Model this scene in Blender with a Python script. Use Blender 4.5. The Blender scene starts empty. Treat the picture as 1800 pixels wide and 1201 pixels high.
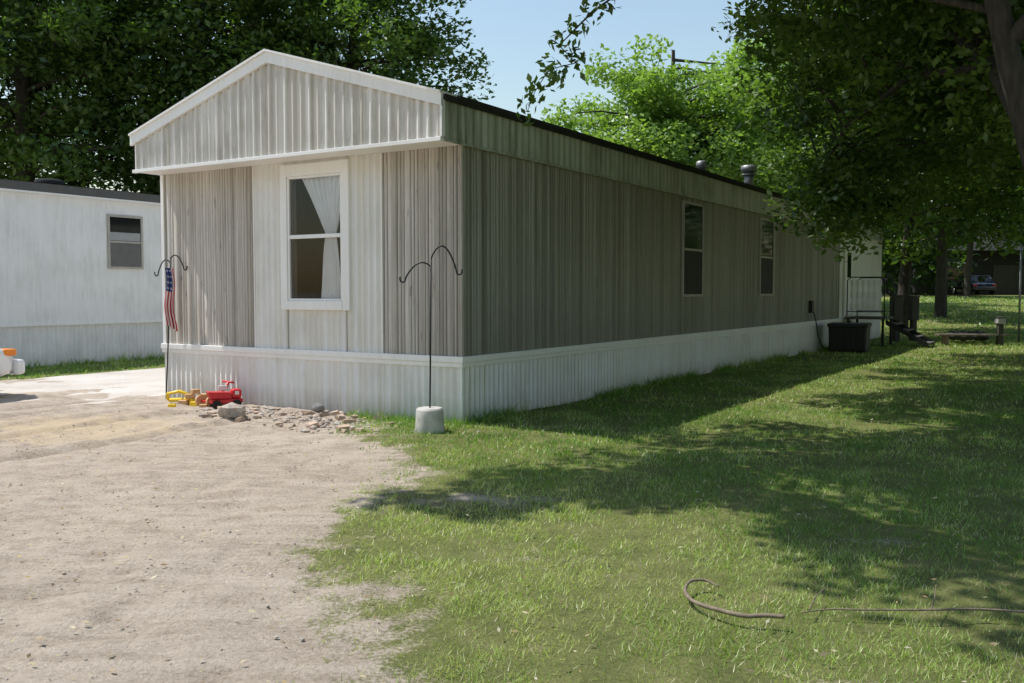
import bpy, bmesh, math, random
import numpy as np
from mathutils import Vector, Matrix
random.seed(4); RNG=np.random.default_rng(7)
scene=bpy.context.scene
COL=scene.collection

# ---------------------------------------------------------------- layout
CX,CY=-0.57,10.60              # near corner of the mobile home
UX,UY=0.531,0.8474             # long direction of the home
VX,VY=-0.8474,0.531            # front-wall direction
ROT=math.atan2(UY,UX)
L,W=23.9,5.17
def w2l(x,y):
    dx,dy=x-CX,y-CY
    return dx*UX+dy*UY, dx*VX+dy*VY
def l2w(a,b): return CX+a*UX+b*VX, CY+a*UY+b*VY

_T=np.random.default_rng(3).random((256,256))
def vnoise(x,y,s,seed=0):
    x=np.asarray(x,float)*s+seed*17.3; y=np.asarray(y,float)*s+seed*9.1
    xi=np.floor(x).astype(int); yi=np.floor(y).astype(int)
    fx=x-xi; fy=y-yi; fx=fx*fx*(3-2*fx); fy=fy*fy*(3-2*fy)
    a=_T[xi%256,yi%256]; b=_T[(xi+1)%256,yi%256]; c=_T[xi%256,(yi+1)%256]; d=_T[(xi+1)%256,(yi+1)%256]
    return (a*(1-fx)+b*fx)*(1-fy)+(c*(1-fx)+d*fx)*fy
def sstep(e0,e1,x):
    t=np.clip((x-e0)/(e1-e0),0,1); return t*t*(3-2*t)
def gz(x,y):
    x=np.asarray(x,float); y=np.asarray(y,float)
    return 1.25*sstep(27,68,y)
def dirtmask(x,y):
    x=np.asarray(x,float); y=np.asarray(y,float)
    a,b=w2l(x,y)
    xb=np.interp(y,[0,3.5,4.5,5.6,6.7,7.7,8.6,9.7,10.3,14],[-.6,-.72,-1.0,-1.2,-1.1,-.9,-1.05,-1.45,-1.7,-1.7])
    n=(vnoise(x,y,1.3,1)-.5)*.5+(vnoise(x,y,4.5,2)-.5)*.5+(vnoise(x,y,12,7)-.5)*.4
    d1=sstep(.60,-.45,(x-xb)+n)
    strip=sstep(9.25,9.55,b+n*.6)*sstep(-3.2,-2.2,a)
    behind=sstep(L+1,L+3,a)
    d=d1*(1-strip)*(1-behind)
    d=d*(1-sstep(.0,-.2,b+.15)*sstep(-.35,-.1,a))
    for (px,py,rx,ry,s) in [(-.3,6.75,.75,.25,.55),(1.36,3.5,.3,.08,.5),(1.0,8.3,.6,.12,.3),(2.2,5.6,.4,.12,.3),(.2,5.2,.3,.1,.3)]:
        q=((x-px)/rx)**2+((y-py)/ry)**2
        d=np.maximum(d,s*np.exp(-q)*(.35+1.1*vnoise(x,y,7,5)))
    return np.clip(d,0,1)

# ---------------------------------------------------------------- material helpers
def newmat(name):
    m=bpy.data.materials.new(name); m.use_nodes=True
    nt=m.node_tree; b=nt.nodes['Principled BSDF']; return m,nt,b
def N(nt,t,**k):
    n=nt.nodes.new(t)
    for kk,v in k.items(): setattr(n,kk,v)
    return n
def objcoord(nt,scale=(1,1,1),src='Object'):
    tc=N(nt,'ShaderNodeTexCoord'); mp=N(nt,'ShaderNodeMapping'); mp.inputs['Scale'].default_value=scale
    nt.links.new(tc.outputs[src],mp.inputs['Vector']); return mp.outputs['Vector']
def noise(nt,vec,scale,detail=4,rough=.55):
    n=N(nt,'ShaderNodeTexNoise'); n.inputs['Scale'].default_value=scale; n.inputs['Detail'].default_value=detail; n.inputs['Roughness'].default_value=rough
    nt.links.new(vec,n.inputs['Vector']); return n.outputs['Fac']
def ramp(nt,fac,stops):
    r=N(nt,'ShaderNodeValToRGB'); e=r.color_ramp.elements
    while len(e)<len(stops): e.new(.5)
    for i,(p,c) in enumerate(stops):
        e[i].position=p; e[i].color=(c[0],c[1],c[2],1) if hasattr(c,'__len__') else (c,c,c,1)
    nt.links.new(fac,r.inputs['Fac']); return r.outputs['Color']
def mix(nt,fac,a,b,mode='MIX'):
    m=N(nt,'ShaderNodeMix',data_type='RGBA',blend_type=mode)
    for sock,v in ((m.inputs['Factor'],fac),(m.inputs[6],a),(m.inputs[7],b)):
        if isinstance(v,(int,float)): sock.default_value=v
        elif isinstance(v,tuple): sock.default_value=(v[0],v[1],v[2],1)
        else: nt.links.new(v,sock)
    return m.outputs[2]
def math2(nt,op,a,b):
    m=N(nt,'ShaderNodeMath',operation=op)
    for s,v in ((m.inputs[0],a),(m.inputs[1],b)):
        if isinstance(v,(int,float)): s.default_value=v
        else: nt.links.new(v,s)
    return m.outputs[0]
def bump(nt,h,strength,dist,b):
    bp=N(nt,'ShaderNodeBump'); bp.inputs['Strength'].default_value=strength; bp.inputs['Distance'].default_value=dist
    nt.links.new(h,bp.inputs['Height']); nt.links.new(bp.outputs['Normal'],b.inputs['Normal'])
def simple(name,c,rough=.6,metal=0,var=.12,scale=6,bumpv=0):
    m,nt,b=newmat(name); v=objcoord(nt)
    f=noise(nt,v,scale,5)
    lo=tuple(x*(1-var) for x in c); hi=tuple(min(1,x*(1+var)) for x in c)
    nt.links.new(ramp(nt,f,[(.3,lo),(.7,hi)]),b.inputs['Base Color'])
    b.inputs['Roughness'].default_value=rough; b.inputs['Metallic'].default_value=metal
    if bumpv: bump(nt,f,bumpv,.01,b)
    return m

def white_paint(name,c=(.74,.73,.69),dirt=(.42,.38,.31),amount=.5,rough=.45,streak=2.2,splash=.55,rib=None):
    m,nt,b=newmat(name)
    v=objcoord(nt,(6,6,.7)); f=noise(nt,v,streak,6,.65)
    v2=objcoord(nt,(1,1,1)); f2=noise(nt,v2,1.3,5)
    fac=ramp(nt,math2(nt,'MULTIPLY',f,f2),[(.2,0),(.42,amount)])
    col=mix(nt,fac,c,dirt)
    sp=N(nt,'ShaderNodeSeparateXYZ'); nt.links.new(v2,sp.inputs[0])
    mr=N(nt,'ShaderNodeMapRange'); mr.inputs['From Min'].default_value=.3; mr.inputs['From Max'].default_value=.0; mr.inputs['To Max'].default_value=splash
    nt.links.new(sp.outputs['Z'],mr.inputs['Value'])
    col=mix(nt,math2(nt,'MULTIPLY',mr.outputs[0],f),col,(.32,.27,.2))
    if rib:
        s=math2(nt,'SUBTRACT',sp.outputs['X'],sp.outputs['Y'])
        for pitch,lo in rib:
            fl=N(nt,'ShaderNodeMath',operation='FLOOR'); nt.links.new(math2(nt,'DIVIDE',s,pitch),fl.inputs[0])
            wn=N(nt,'ShaderNodeTexWhiteNoise',noise_dimensions='1D'); nt.links.new(fl.outputs[0],wn.inputs['W'])
            col=mix(nt,1.0,col,ramp(nt,wn.outputs['Value'],[(0,(lo,lo*.97,lo*.92)),(.6,(1,1,1))]),'MULTIPLY')
    nt.links.new(col,b.inputs['Base Color']); b.inputs['Roughness'].default_value=rough
    return m
M_WHITE=white_paint('white_siding',(.84,.83,.80),(.58,.55,.48),.45,rib=[(.1016,.94)])
M_TRIM=white_paint('white_trim',(.88,.87,.85),(.62,.60,.54),.3)
M_SKIRT=white_paint('skirting',(.86,.855,.84),(.52,.50,.44),.45,splash=.9,rib=[(.1016,.94)])
M_GABLE=white_paint('gable_metal',(.80,.775,.73),(.38,.345,.29),.55,streak=4.5,rib=[(.135,.82),(.045,.80)])
M_FASCIA=white_paint('fascia_metal',(.48,.51,.43),(.14,.165,.11),.85,streak=2.6,rib=[(.152,.82),(.05,.86)])

def wood_mat(name,gain,grime,tint):
    m,nt,b=newmat(name)
    tc=N(nt,'ShaderNodeTexCoord'); sp=N(nt,'ShaderNodeSeparateXYZ'); nt.links.new(tc.outputs['Object'],sp.inputs[0])
    s=math2(nt,'SUBTRACT',sp.outputs['X'],sp.outputs['Y'])
    fl=N(nt,'ShaderNodeMath',operation='FLOOR'); nt.links.new(math2(nt,'DIVIDE',s,.1016),fl.inputs[0])
    wn=N(nt,'ShaderNodeTexWhiteNoise',noise_dimensions='1D'); nt.links.new(fl.outputs[0],wn.inputs['W'])
    fl2=N(nt,'ShaderNodeMath',operation='FLOOR'); nt.links.new(math2(nt,'DIVIDE',s,.0254),fl2.inputs[0])
    wn2=N(nt,'ShaderNodeTexWhiteNoise',noise_dimensions='1D'); nt.links.new(fl2.outputs[0],wn2.inputs['W'])
    grain=noise(nt,objcoord(nt,(12,12,.35)),3,6,.65)
    fine=noise(nt,objcoord(nt,(40,40,1.2)),4,4,.7)
    knot=noise(nt,objcoord(nt,(6,6,1.5)),1.9,2,.5)
    blot=noise(nt,objcoord(nt,(1.6,1.6,.35)),1.1,5,.6)
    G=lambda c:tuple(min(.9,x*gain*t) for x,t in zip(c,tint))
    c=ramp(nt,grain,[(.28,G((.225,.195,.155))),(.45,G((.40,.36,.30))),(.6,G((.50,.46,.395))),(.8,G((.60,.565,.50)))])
    c=mix(nt,.28,c,ramp(nt,fine,[(.3,G((.16,.135,.105))),(.7,G((.66,.62,.55)))]))
    pl=ramp(nt,wn.outputs['Value'],[(0,(.62,.60,.565)),(.4,(.90,.88,.85)),(1,(1.0,1.0,1.0))])
    c=mix(nt,1.0,c,pl,'MULTIPLY')
    pl2=ramp(nt,wn2.outputs['Value'],[(0,(.70,.68,.65)),(.25,(.95,.94,.93)),(1,(1.0,1.0,1.0))])
    c=mix(nt,1.0,c,pl2,'MULTIPLY')
    kf=ramp(nt,knot,[(.66,0),(.72,.6)]); c=mix(nt,kf,c,(.19,.15,.11))
    bf=ramp(nt,blot,[(.4,.0),(.68,grime)]); c=mix(nt,bf,c,(.22,.22,.17))
    mr=N(nt,'ShaderNodeMapRange'); mr.inputs['From Min'].default_value=1.5; mr.inputs['From Max'].default_value=.76; mr.inputs['To Max'].default_value=grime*1.2
    nt.links.new(sp.outputs['Z'],mr.inputs['Value']); c=mix(nt,math2(nt,'MULTIPLY',mr.outputs[0],grain),c,(.17,.155,.12))
    nt.links.new(c,b.inputs['Base Color']); b.inputs['Roughness'].default_value=.6
    bump(nt,grain,.3,.004,b)
    return m
M_WOOD=wood_mat('woodgrain_siding_shaded',.92,.6,(.95,1.01,1.02))  # long-side copy: tree shade is put into a darker colour gain
M_WOODF_LIT=wood_mat('woodgrain_siding_front_lit',1.55,.22,(.98,1,1.06))  # same siding, with the front wall's stronger light painted in as higher gain
M_GROOVE=simple('dark_groove',(.10,.088,.07),.8)
M_ROOF=simple('dark_roofing',(.04,.04,.038),.95,0,.3,20,.5)
M_ROOF.node_tree.nodes['Principled BSDF'].inputs['Specular IOR Level'].default_value=.1
M_BLACK=simple('black_metal',(.02,.02,.02),.5,.3)
M_DARK=simple('interior_dark',(.06,.055,.05),.9)
M_GRAYMETAL=simple('galvanised_metal',(.26,.26,.25),.5,.6)
M_CONC=simple('concrete',(.50,.48,.44),.9,0,.25,9,.6)
def glass_dark():
    m,nt,b=newmat('window_glass_dark'); b.inputs['Base Color'].default_value=(.012,.014,.014,1); b.inputs['Roughness'].default_value=.05; b.inputs['Specular IOR Level'].default_value=.4
    f=noise(nt,objcoord(nt),1.2,2); bump(nt,f,.06,.02,b); return m
M_GLASSD=glass_dark()
def screen_mat():
    m,nt,b=newmat('insect_screen'); f=noise(nt,objcoord(nt),3,3)
    nt.links.new(ramp(nt,f,[(.3,(.018,.018,.018)),(.7,(.032,.032,.03))]),b.inputs['Base Color']); b.inputs['Roughness'].default_value=.6; b.inputs['Specular IOR Level'].default_value=.2; return m
M_SCREEN=screen_mat()
def glass_clear():
    m=bpy.data.materials.new('window_glass'); m.use_nodes=True; nt=m.node_tree; nt.nodes.clear()
    o=N(nt,'ShaderNodeOutputMaterial'); t=N(nt,'ShaderNodeBsdfTransparent'); t.inputs[0].default_value=(.95,.96,.95,1)
    g=N(nt,'ShaderNodeBsdfGlossy'); g.inputs['Roughness'].default_value=.03
    lw=N(nt,'ShaderNodeLayerWeight'); lw.inputs['Blend'].default_value=.32
    mx=N(nt,'ShaderNodeMixShader'); nt.links.new(lw.outputs['Fresnel'],mx.inputs[0]); nt.links.new(t.outputs[0],mx.inputs[1]); nt.links.new(g.outputs[0],mx.inputs[2]); nt.links.new(mx.outputs[0],o.inputs[0]); return m
M_GLASS=glass_clear()
M_CURT=simple('curtain_cloth',(.94,.94,.95),.9,0,.04,5)

def foliage_mat(name,trans=.35):
    m=bpy.data.materials.new(name); m.use_nodes=True; nt=m.node_tree; nt.nodes.clear()
    o=N(nt,'ShaderNodeOutputMaterial'); at=N(nt,'ShaderNodeAttribute',attribute_name='Col')
    d=N(nt,'ShaderNodeBsdfDiffuse'); t=N(nt,'ShaderNodeBsdfTranslucent'); g=N(nt,'ShaderNodeBsdfGlossy'); g.inputs['Roughness'].default_value=.42; g.inputs[0].default_value=(.8,.85,.8,1)
    nt.links.new(at.outputs['Color'],d.inputs[0])
    tc=mix(nt,1.0,at.outputs['Color'],(1.5,1.7,.6),'MULTIPLY'); nt.links.new(tc,t.inputs[0])
    m1=N(nt,'ShaderNodeMixShader'); m1.inputs[0].default_value=trans; nt.links.new(d.outputs[0],m1.inputs[1]); nt.links.new(t.outputs[0],m1.inputs[2])
    m2=N(nt,'ShaderNodeMixShader'); m2.inputs[0].default_value=.04; nt.links.new(m1.outputs[0],m2.inputs[1]); nt.links.new(g.outputs[0],m2.inputs[2])
    nt.links.new(m2.outputs[0],o.inputs[0]); return m
M_LEAF=foliage_mat('leaf',.40)
M_GRASS=foliage_mat('grass_blade',.30)
def bark():
    m,nt,b=newmat('bark'); f=noise(nt,objcoord(nt,(5,5,1)),4,6,.7)
    nt.links.new(ramp(nt,f,[(.3,(.022,.018,.013)),(.7,(.085,.07,.052))]),b.inputs['Base Color']); b.inputs['Roughness'].default_value=.9; bump(nt,f,1,.04,b); return m
M_BARK=bark()

# ---------------------------------------------------------------- mesh helpers
def quads_mesh(name,V,F,mats,midx=None,col=None,smooth=False):
    V=np.asarray(V,np.float32); F=np.asarray(F,np.int32); k=F.shape[1]
    me=bpy.data.meshes.new(name); me.vertices.add(len(V)); me.vertices.foreach_set('co',V.ravel())
    me.loops.add(F.size); me.loops.foreach_set('vertex_index',F.ravel())
    me.polygons.add(len(F)); me.polygons.foreach_set('loop_start',np.arange(0,F.size,k,dtype=np.int32)); me.polygons.foreach_set('loop_total',np.full(len(F),k,np.int32))
    for m in mats: me.materials.append(m)
    if midx is not None: me.polygons.foreach_set('material_index',np.asarray(midx,np.int32))
    if smooth: me.polygons.foreach_set('use_smooth',np.ones(len(F),bool))
    if col is not None:
        at=me.color_attributes.new('Col','FLOAT_COLOR','POINT'); c=np.ones((len(V),4),np.float32); c[:,:3]=col; at.data.foreach_set('color',c.ravel())
    me.update(calc_edges=True); me.validate()
    o=bpy.data.objects.new(name,me); COL.objects.link(o); return o
def empty(name,loc=(0,0,0),rz=0):
    e=bpy.data.objects.new(name,None); e.empty_display_size=.3; COL.objects.link(e); e.location=loc; e.rotation_euler=(0,0,rz); return e
def addobj(name,bm,mat,parent=None,bevel=0,smooth=False):
    me=bpy.data.meshes.new(name); bm.to_mesh(me); bm.free()
    if isinstance(mat,(list,tuple)):
        for m in mat: me.materials.append(m)
    else: me.materials.append(mat)
    if smooth:
        for p in me.polygons: p.use_smooth=True
    o=bpy.data.objects.new(name,me); COL.objects.link(o)
    if parent: o.parent=parent
    if bevel:
        md=o.modifiers.new('b','BEVEL'); md.width=bevel; md.segments=2; md.limit_method='ANGLE'
    return o
def bmbox(bm,x0,x1,y0,y1,z0,z1,mi=0):
    vs=[bm.verts.new(p) for p in [(x0,y0,z0),(x1,y0,z0),(x1,y1,z0),(x0,y1,z0),(x0,y0,z1),(x1,y0,z1),(x1,y1,z1),(x0,y1,z1)]]
    for f in [(0,3,2,1),(4,5,6,7),(0,1,5,4),(1,2,6,5),(2,3,7,6),(3,0,4,7)]:
        fc=bm.faces.new([vs[i] for i in f]); fc.material_index=mi
    return vs
def box(name,x0,x1,y0,y1,z0,z1,mat,parent=None,bevel=0):
    bm=bmesh.new(); bmbox(bm,x0,x1,y0,y1,z0,z1); return addobj(name,bm,mat,parent,bevel)
def prism(name,pts,ext,mat,parent=None,bevel=0):
    bm=bmesh.new(); e=Vector(ext)
    A=[bm.verts.new(p) for p in pts]; B=[bm.verts.new(Vector(p)+e) for p in pts]; n=len(pts)
    bm.faces.new(A); bm.faces.new(B[::-1])
    for i in range(n): bm.faces.new([A[i],B[i],B[(i+1)%n],A[(i+1)%n]])
    bmesh.ops.recalc_face_normals(bm,faces=bm.faces); return addobj(name,bm,mat,parent,bevel)
def bmtube(bm,pts,rad,seg=8,mi=0,cap=True):
    pts=[Vector(p) for p in pts]; n=len(pts)
    if not hasattr(rad,'__len__'): rad=[rad]*n
    rings=[]; prev=None
    for i,p in enumerate(pts):
        d=(pts[min(i+1,n-1)]-pts[max(i-1,0)]).normalized()
        if prev is None: s=d.orthogonal().normalized()
        else: s=(prev-d*prev.dot(d)).normalized()
        prev=s; t=d.cross(s)
        rings.append([bm.verts.new(p+(s*math.cos(2*math.pi*k/seg)+t*math.sin(2*math.pi*k/seg))*rad[i]) for k in range(seg)])
    for i in range(n-1):
        for k in range(seg):
            f=bm.faces.new([rings[i][k],rings[i][(k+1)%seg],rings[i+1][(k+1)%seg],rings[i+1][k]]); f.smooth=True; f.material_index=mi
    if cap:
        bm.faces.new(rings[0][::-1]).material_index=mi; bm.faces.new(rings[-1]).material_index=mi
def tube(name,pts,rad,mat,parent=None,seg=8):
    bm=bmesh.new(); bmtube(bm,pts,rad,seg); return addobj(name,bm,mat,parent)
def catmull(P,m=6):
    P=np.array(P,float); Q=np.vstack([2*P[0]-P[1],P,2*P[-1]-P[-2]]); out=[]
    for i in range(1,len(Q)-2):
        for t in np.linspace(0,1,m,endpoint=False):
            a,b,c,d=Q[i-1],Q[i],Q[i+1],Q[i+2]
            out.append(.5*((2*b)+(-a+c)*t+(2*a-5*b+4*c-d)*t*t+(-a+3*b-3*c+d)*t**3))
    out.append(P[-1]); return np.array(out)

def ribs(s0,s1,pitch,kind,depth):
    pts=[]
    if kind=='sine':
        n=max(2,int((s1-s0)/pitch*8))
        for i in range(n+1):
            q=s0+(s1-s0)*i/n; ph=((q/pitch)%1.0)
            pts.append((q,depth*(.5+.5*math.cos(2*math.pi*ph))**1.3))
    elif kind=='trap':
        k=math.floor(s0/pitch)
        pts.append((s0,0))
        while True:
            base=k*pitch
            for f,d in ((.0,0),(.10,depth),(.26,depth),(.36,0),(.62,0),(.66,-depth*.4),(.72,0)):
                q=base+f*pitch
                if s0+1e-4<q<s1-1e-4: pts.append((q,d))
            k+=1
            if k*pitch>s1: break
        pts.append((s1,0))
    elif kind=='groove':
        pts.append((s0,0)); q=math.floor(s0/pitch)*pitch
        pat=[1,1,2,1,1,3,1,2]; i=0
        while q<s1:
            if q>s0+.012 and q+.02<s1-.01:
                pts+= [(q-.003,0),(q+.003,-depth),(q+.012,-depth),(q+.018,0)]
            q+=pitch*pat[i%len(pat)]*.5; i+=1
        pts.append((s1,0))
    return pts
def panel(name,face,s0,s1,z0,z1,off,pitch,kind,depth,mat,parent):
    P=ribs(s0,s1,pitch,kind,depth); V=[];F=[];MI=[]
    zf=z1 if callable(z1) else (lambda s:z1)
    for (s,d) in P:
        for z in (z0,zf(s)):
            if face=='F': V.append((-(off+d),s,z))
            elif face=='S': V.append((s,-(off+d),z))
            elif face=='T': V.append((s,off+d,z))
            else: V.append((off+d,s,z))
    for i in range(len(P)-1):
        q=[2*i,2*i+2,2*i+3,2*i+1]
        if face in('F','T'): q=q[::-1]
        F.append(q); MI.append(1 if (kind=='groove' and P[i][1]<-1e-4 and P[i+1][1]<-1e-4) else 0)
    o=quads_mesh(name,V,F,[mat,M_GROOVE] if kind=='groove' else [mat],MI); o.parent=parent; return o

# ---------------------------------------------------------------- MOBILE HOME
H=empty('mobile_home',(CX,CY,0),ROT)
ZB0,ZB1,ZS=.65,.765,3.14
box('wall_core_right',.06,L-.02,.015,.08,.02,ZS,M_DARK,H)
box('wall_core_left',.02,L-.02,W-.08,W-.015,.02,ZS,M_DARK,H)
box('wall_core_back',L-.1,L-.03,.09,W-.09,.02,ZS,M_WHITE,H)
box('floor',.06,L-.11,.09,W-.09,.55,.6,M_DARK,H)
box('ceiling',.02,L-.02,.02,W-.02,3.145,3.2,M_DARK,H)
box('interior_partition',2.4,2.46,.09,W-.09,.61,3.13,simple('interior_wall',(.20,.19,.18),.9),H)
panel('front_wood_panel_a','F',.0,1.15,ZB1-.02,ZS,.0,.1016,'groove',.009,M_WOODF_LIT,H)
panel('front_wood_panel_b','F',3.315,W-.05,ZB1-.02,ZS,.0,.1016,'groove',.009,M_WOODF_LIT,H)
panel('front_white_panel_a','F',1.15,1.70,ZB1-.02,ZS,.002,.1016,'trap',.016,M_WHITE,H)
panel('front_white_panel_b','F',2.74,3.315,ZB1-.02,ZS,.002,.1016,'trap',.016,M_WHITE,H)
panel('front_white_panel_c','F',1.70,2.74,ZB1-.02,1.33,.002,.1016,'trap',.016,M_WHITE,H)
box('front_white_panel_top',-.004,.02,1.70,2.74,3.06,ZS,M_WHITE,H)
for i,s in enumerate((1.15,3.315,1.72,2.72)):
    z1=ZS if i<2 else 1.27
    box('panel_joint_%d'%i,-.014,.0,s-.008,s+.008,ZB1,z1-.001,M_TRIM if i<2 else M_WOODF_LIT,H)
box('corner_trim_near',-.012,.03,-.012,.035,ZB1,ZS-.002,M_WOODF_LIT,H,.003)
box('corner_trim_far',-.016,.05,W-.05,W+.012,ZB1,ZS-.002,M_TRIM,H,.004)
y0,y1,z0,z1=1.635,2.795,1.27,3.105
fw=.115
box('front_window_frame_l',-.05,-.005,y1-fw,y1,z0,z1,M_TRIM,H,.006)
box('front_window_frame_r',-.05,-.005,y0,y0+fw,z0,z1,M_TRIM,H,.006)
box('front_window_frame_t',-.048,-.005,y0+fw,y1-fw,z1-fw-.04,z1-.002,M_TRIM,H,.006)
box('front_window_frame_b',-.054,-.005,y0+fw,y1-fw,z0+.002,z0+fw,M_TRIM,H,.006)
a0,a1,c0,c1=y0+fw,y1-fw,z0+fw,z1-fw-.04
for nm,q in (('sash_l',(a1-.035,a1,c0,c1)),('sash_r',(a0,a0+.035,c0,c1)),('sash_t',(a0+.035,a1-.035,c1-.03,c1)),('sash_b',(a0+.035,a1-.035,c0,c0+.03)),('sash_mid',(a0+.035,a1-.035,(c0+c1)/2+.0,(c0+c1)/2+.05))):
    box('front_window_'+nm,-.036,.03,q[0]+.001,q[1]-.001,q[2]+.001,q[3]-.001,M_TRIM,H,.004)
gl=quads_mesh('front_window_glass',[(-.01,a1-.03,c0+.02),(-.01,a0+.03,c0+.02),(-.01,a0+.03,c1-.02),(-.01,a1-.03,c1-.02)],[(0,1,2,3)],[M_GLASS]); gl.parent=H
box('front_window_reveal_l',.03,.12,a1-.002,a1+.03,c0,c1,M_WHITE,H)
box('front_window_reveal_r',.03,.12,a0-.03,a0+.002,c0,c1,M_WHITE,H)
def curtain():
    nz,ns=36,70; V=[];F=[]
    for j in range(nz+1):
        t=j/nz; z=c1-.02-(c1-c0-.02)*t
        if t<.47: k=1-(t/.47); w=.16+.60*(k**1.0); cen=2.10-.10*(1-k)
        else: k=(t-.47)/.53; w=.16+.20*k**.6; cen=2.00+.02*k
        for i in range(ns+1):
            s=i/ns-.5
            V.append((.045+.018*math.sin(s*60+t*3)*(.35+w)+.008*math.sin(s*13+t*9),cen+s*w,z))
    for j in range(nz):
        for i in range(ns):
            q=j*(ns+1)+i; F.append((q,q+1,q+ns+2,q+ns+1))
    o=quads_mesh('front_window_curtain',V,F,[M_CURT],smooth=True); o.parent=H
curtain()
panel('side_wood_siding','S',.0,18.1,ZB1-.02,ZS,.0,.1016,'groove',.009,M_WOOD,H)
panel('side_white_siding','S',18.1,L,ZB1-.02,ZS,.002,.1016,'trap',.012,M_WHITE,H)
panel('left_siding','T',.0,L,ZB1-.02,ZS,W,.1016,'trap',.012,M_WHITE,H)
M_FRM=simple('window_frame_grey',(.42,.40,.36),.6)
def sidewin(name,a0,a1,z0,z1):
    f=.045
    bm=bmesh.new()
    bmbox(bm,a0,a0+f,-.035,.0,z0,z1); bmbox(bm,a1-f,a1,-.035,.0,z0,z1); bmbox(bm,a0+f,a1-f,-.033,.0,z1-f,z1-.001); bmbox(bm,a0+f,a1-f,-.033,.0,z0+.001,z0+f)
    zm=(z0+z1)/2; bmbox(bm,a0+f,a1-f,-.026,.0,zm-.02,zm+.02)
    addobj(name+'_frame',bm,M_FRM,H)
    box(name+'_upper_pane',a0+f,a1-f,-.018,-.004,zm+.02,z1-f,M_GLASSD,H); box(name+'_lower_pane',a0+f,a1-f,-.022,-.004,z0+f,zm-.02,M_SCREEN,H)
sidewin('side_window_a',6.55,7.53,1.41,3.06); sidewin('side_window_b',10.86,11.83,1.41,3.06)
box('entry_door',18.55,19.5,-.05,-.01,.86,2.9,M_TRIM,H,.01)
box('entry_door_casing_l',18.45,18.545,-.06,-.012,.84,2.99,M_WHITE,H); box('entry_door_casing_r',19.505,19.6,-.06,-.012,.84,2.99,M_WHITE,H)
box('entry_door_glass',18.8,19.25,-.058,-.052,1.9,2.6,M_GLASSD,H)
box('belt_front',-.045,.0,-.045,W+.03,ZB0+.045,ZB1,M_TRIM,H,.006)
box('belt_front_lip',-.028,.0,-.028,W+.02,ZB0-.01,ZB0+.044,M_TRIM,H,.005)
box('belt_side',.001,L,-.045,-.0,ZB0+.045,ZB1,M_TRIM,H,.006)
box('belt_side_lip',.001,L,-.028,-.0,ZB0-.01,ZB0+.044,M_TRIM,H,.005)
box('belt_left',.001,L,W,W+.03,ZB0,ZB1,M_TRIM,H,.006)
panel('skirt_front','F',.0,W,-.05,ZB0,.003,.1016,'trap',.013,M_SKIRT,H)
panel('skirt_side','S',.0,L,-.05,ZB0,.003,.1016,'trap',.013,M_SKIRT,H)
panel('skirt_left','T',.0,L,-.05,ZB0,W,.1016,'trap',.012,M_SKIRT,H)
box('skirt_corner',-.018,.01,-.018,.01,-.05,ZB0-.012,M_TRIM,H,.003)
OV=.40; EV=.03; ZE=3.60; PK=4.37; MID=W/2
box('soffit_front',-OV+.004,.0,-.02,W+.02,3.141,3.16,M_TRIM,H)
box('soffit_side',.0,L,-.028,.0,3.141,3.16,M_TRIM,H)
def zg(s): return ZE-.02+(PK-ZE)*(1-abs(s-MID)/(MID+EV))
panel('gable_front_a','F',-EV,MID,ZS+.002,zg,OV,.135,'sine',.036,M_GABLE,H)
panel('gable_front_b','F',MID,W+EV,ZS+.002,zg,OV,.135,'sine',.036,M_GABLE,H)
panel('gable_back','B',-EV,W+EV,ZS,zg,L,.145,'sine',.02,M_GABLE,H)
panel('fascia_side','S',-OV,L+.05,ZS+.002,ZE,EV,.152,'sine',.018,M_FASCIA,H)
panel('fascia_left','T',-OV,L+.05,ZS+.002,ZE,W+EV,.152,'sine',.018,M_FASCIA,H)
box('gable_bottom_trim',-OV-.044,-OV+.01,-EV-.012,W+EV+.012,3.128,3.172,M_TRIM,H,.004)
box('fascia_bottom_trim',-OV+.011,L,-EV-.026,-EV+.0,3.130,3.16,M_FASCIA,H,.003)
box('fascia_corner_trim',-OV-.042,-OV+.02,-EV-.03,-EV+.0,3.175,ZE-.03,M_TRIM,H,.003)
trh=.13
for nm,sa,sb in (('r',-EV-.03,MID),('l',W+EV+.03,MID)):
    za,zb=ZE+.03,PK+.05
    prism('rake_trim_'+nm,[(-OV-.056,sa,za-trh),(-OV-.056,sb,zb-trh),(-OV-.056,sb,zb),(-OV-.056,sa,za)],(.04,0,0),M_TRIM,H)
    prism('rake_cap_'+nm,[(-OV-.08,sa,za),(-OV-.08,sb,zb+.002),(-OV-.08,sb,zb+.03),(-OV-.08,sa,za+.028)],(.32,0,0),M_TRIM,H)
    s0=sa+(-.035 if nm=='r' else .035)
    prism('roof_'+nm,[(-OV+.255,s0,ZE-.005),(-OV+.255,sb,PK+.028),(-OV+.255,sb,PK+.085),(-OV+.255,s0,ZE+.05)],(L+OV-.1,0,0),M_ROOF,H)
box('roof_edge_drip',-OV+.0,L+.1,-EV-.055,-EV-.02,ZE-.035,ZE+.03,M_ROOF,H,.004)
def vent(name,a,b,zt,r):
    zb=ZE+.05+(PK-ZE)*(b/MID)-.06
    bm=bmesh.new(); bmtube(bm,[(a,b,zb),(a,b,zt-.16)],r*.75,14); bmtube(bm,[(a,b,zt-.16),(a,b,zt-.15),(a,b,zt-.02),(a,b,zt)],[r*1.0,r*1.25,r*1.25,r*.7],14)
    bmtube(bm,[(a,b,zt-.24),(a,b,zt-.21)],r*1.1,14); addobj(name,bm,M_GRAYMETAL,H)
vent('roof_vent',10.1,1.0,4.22,.09); vent('roof_chimney',13.2,1.0,4.48,.15)
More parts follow.
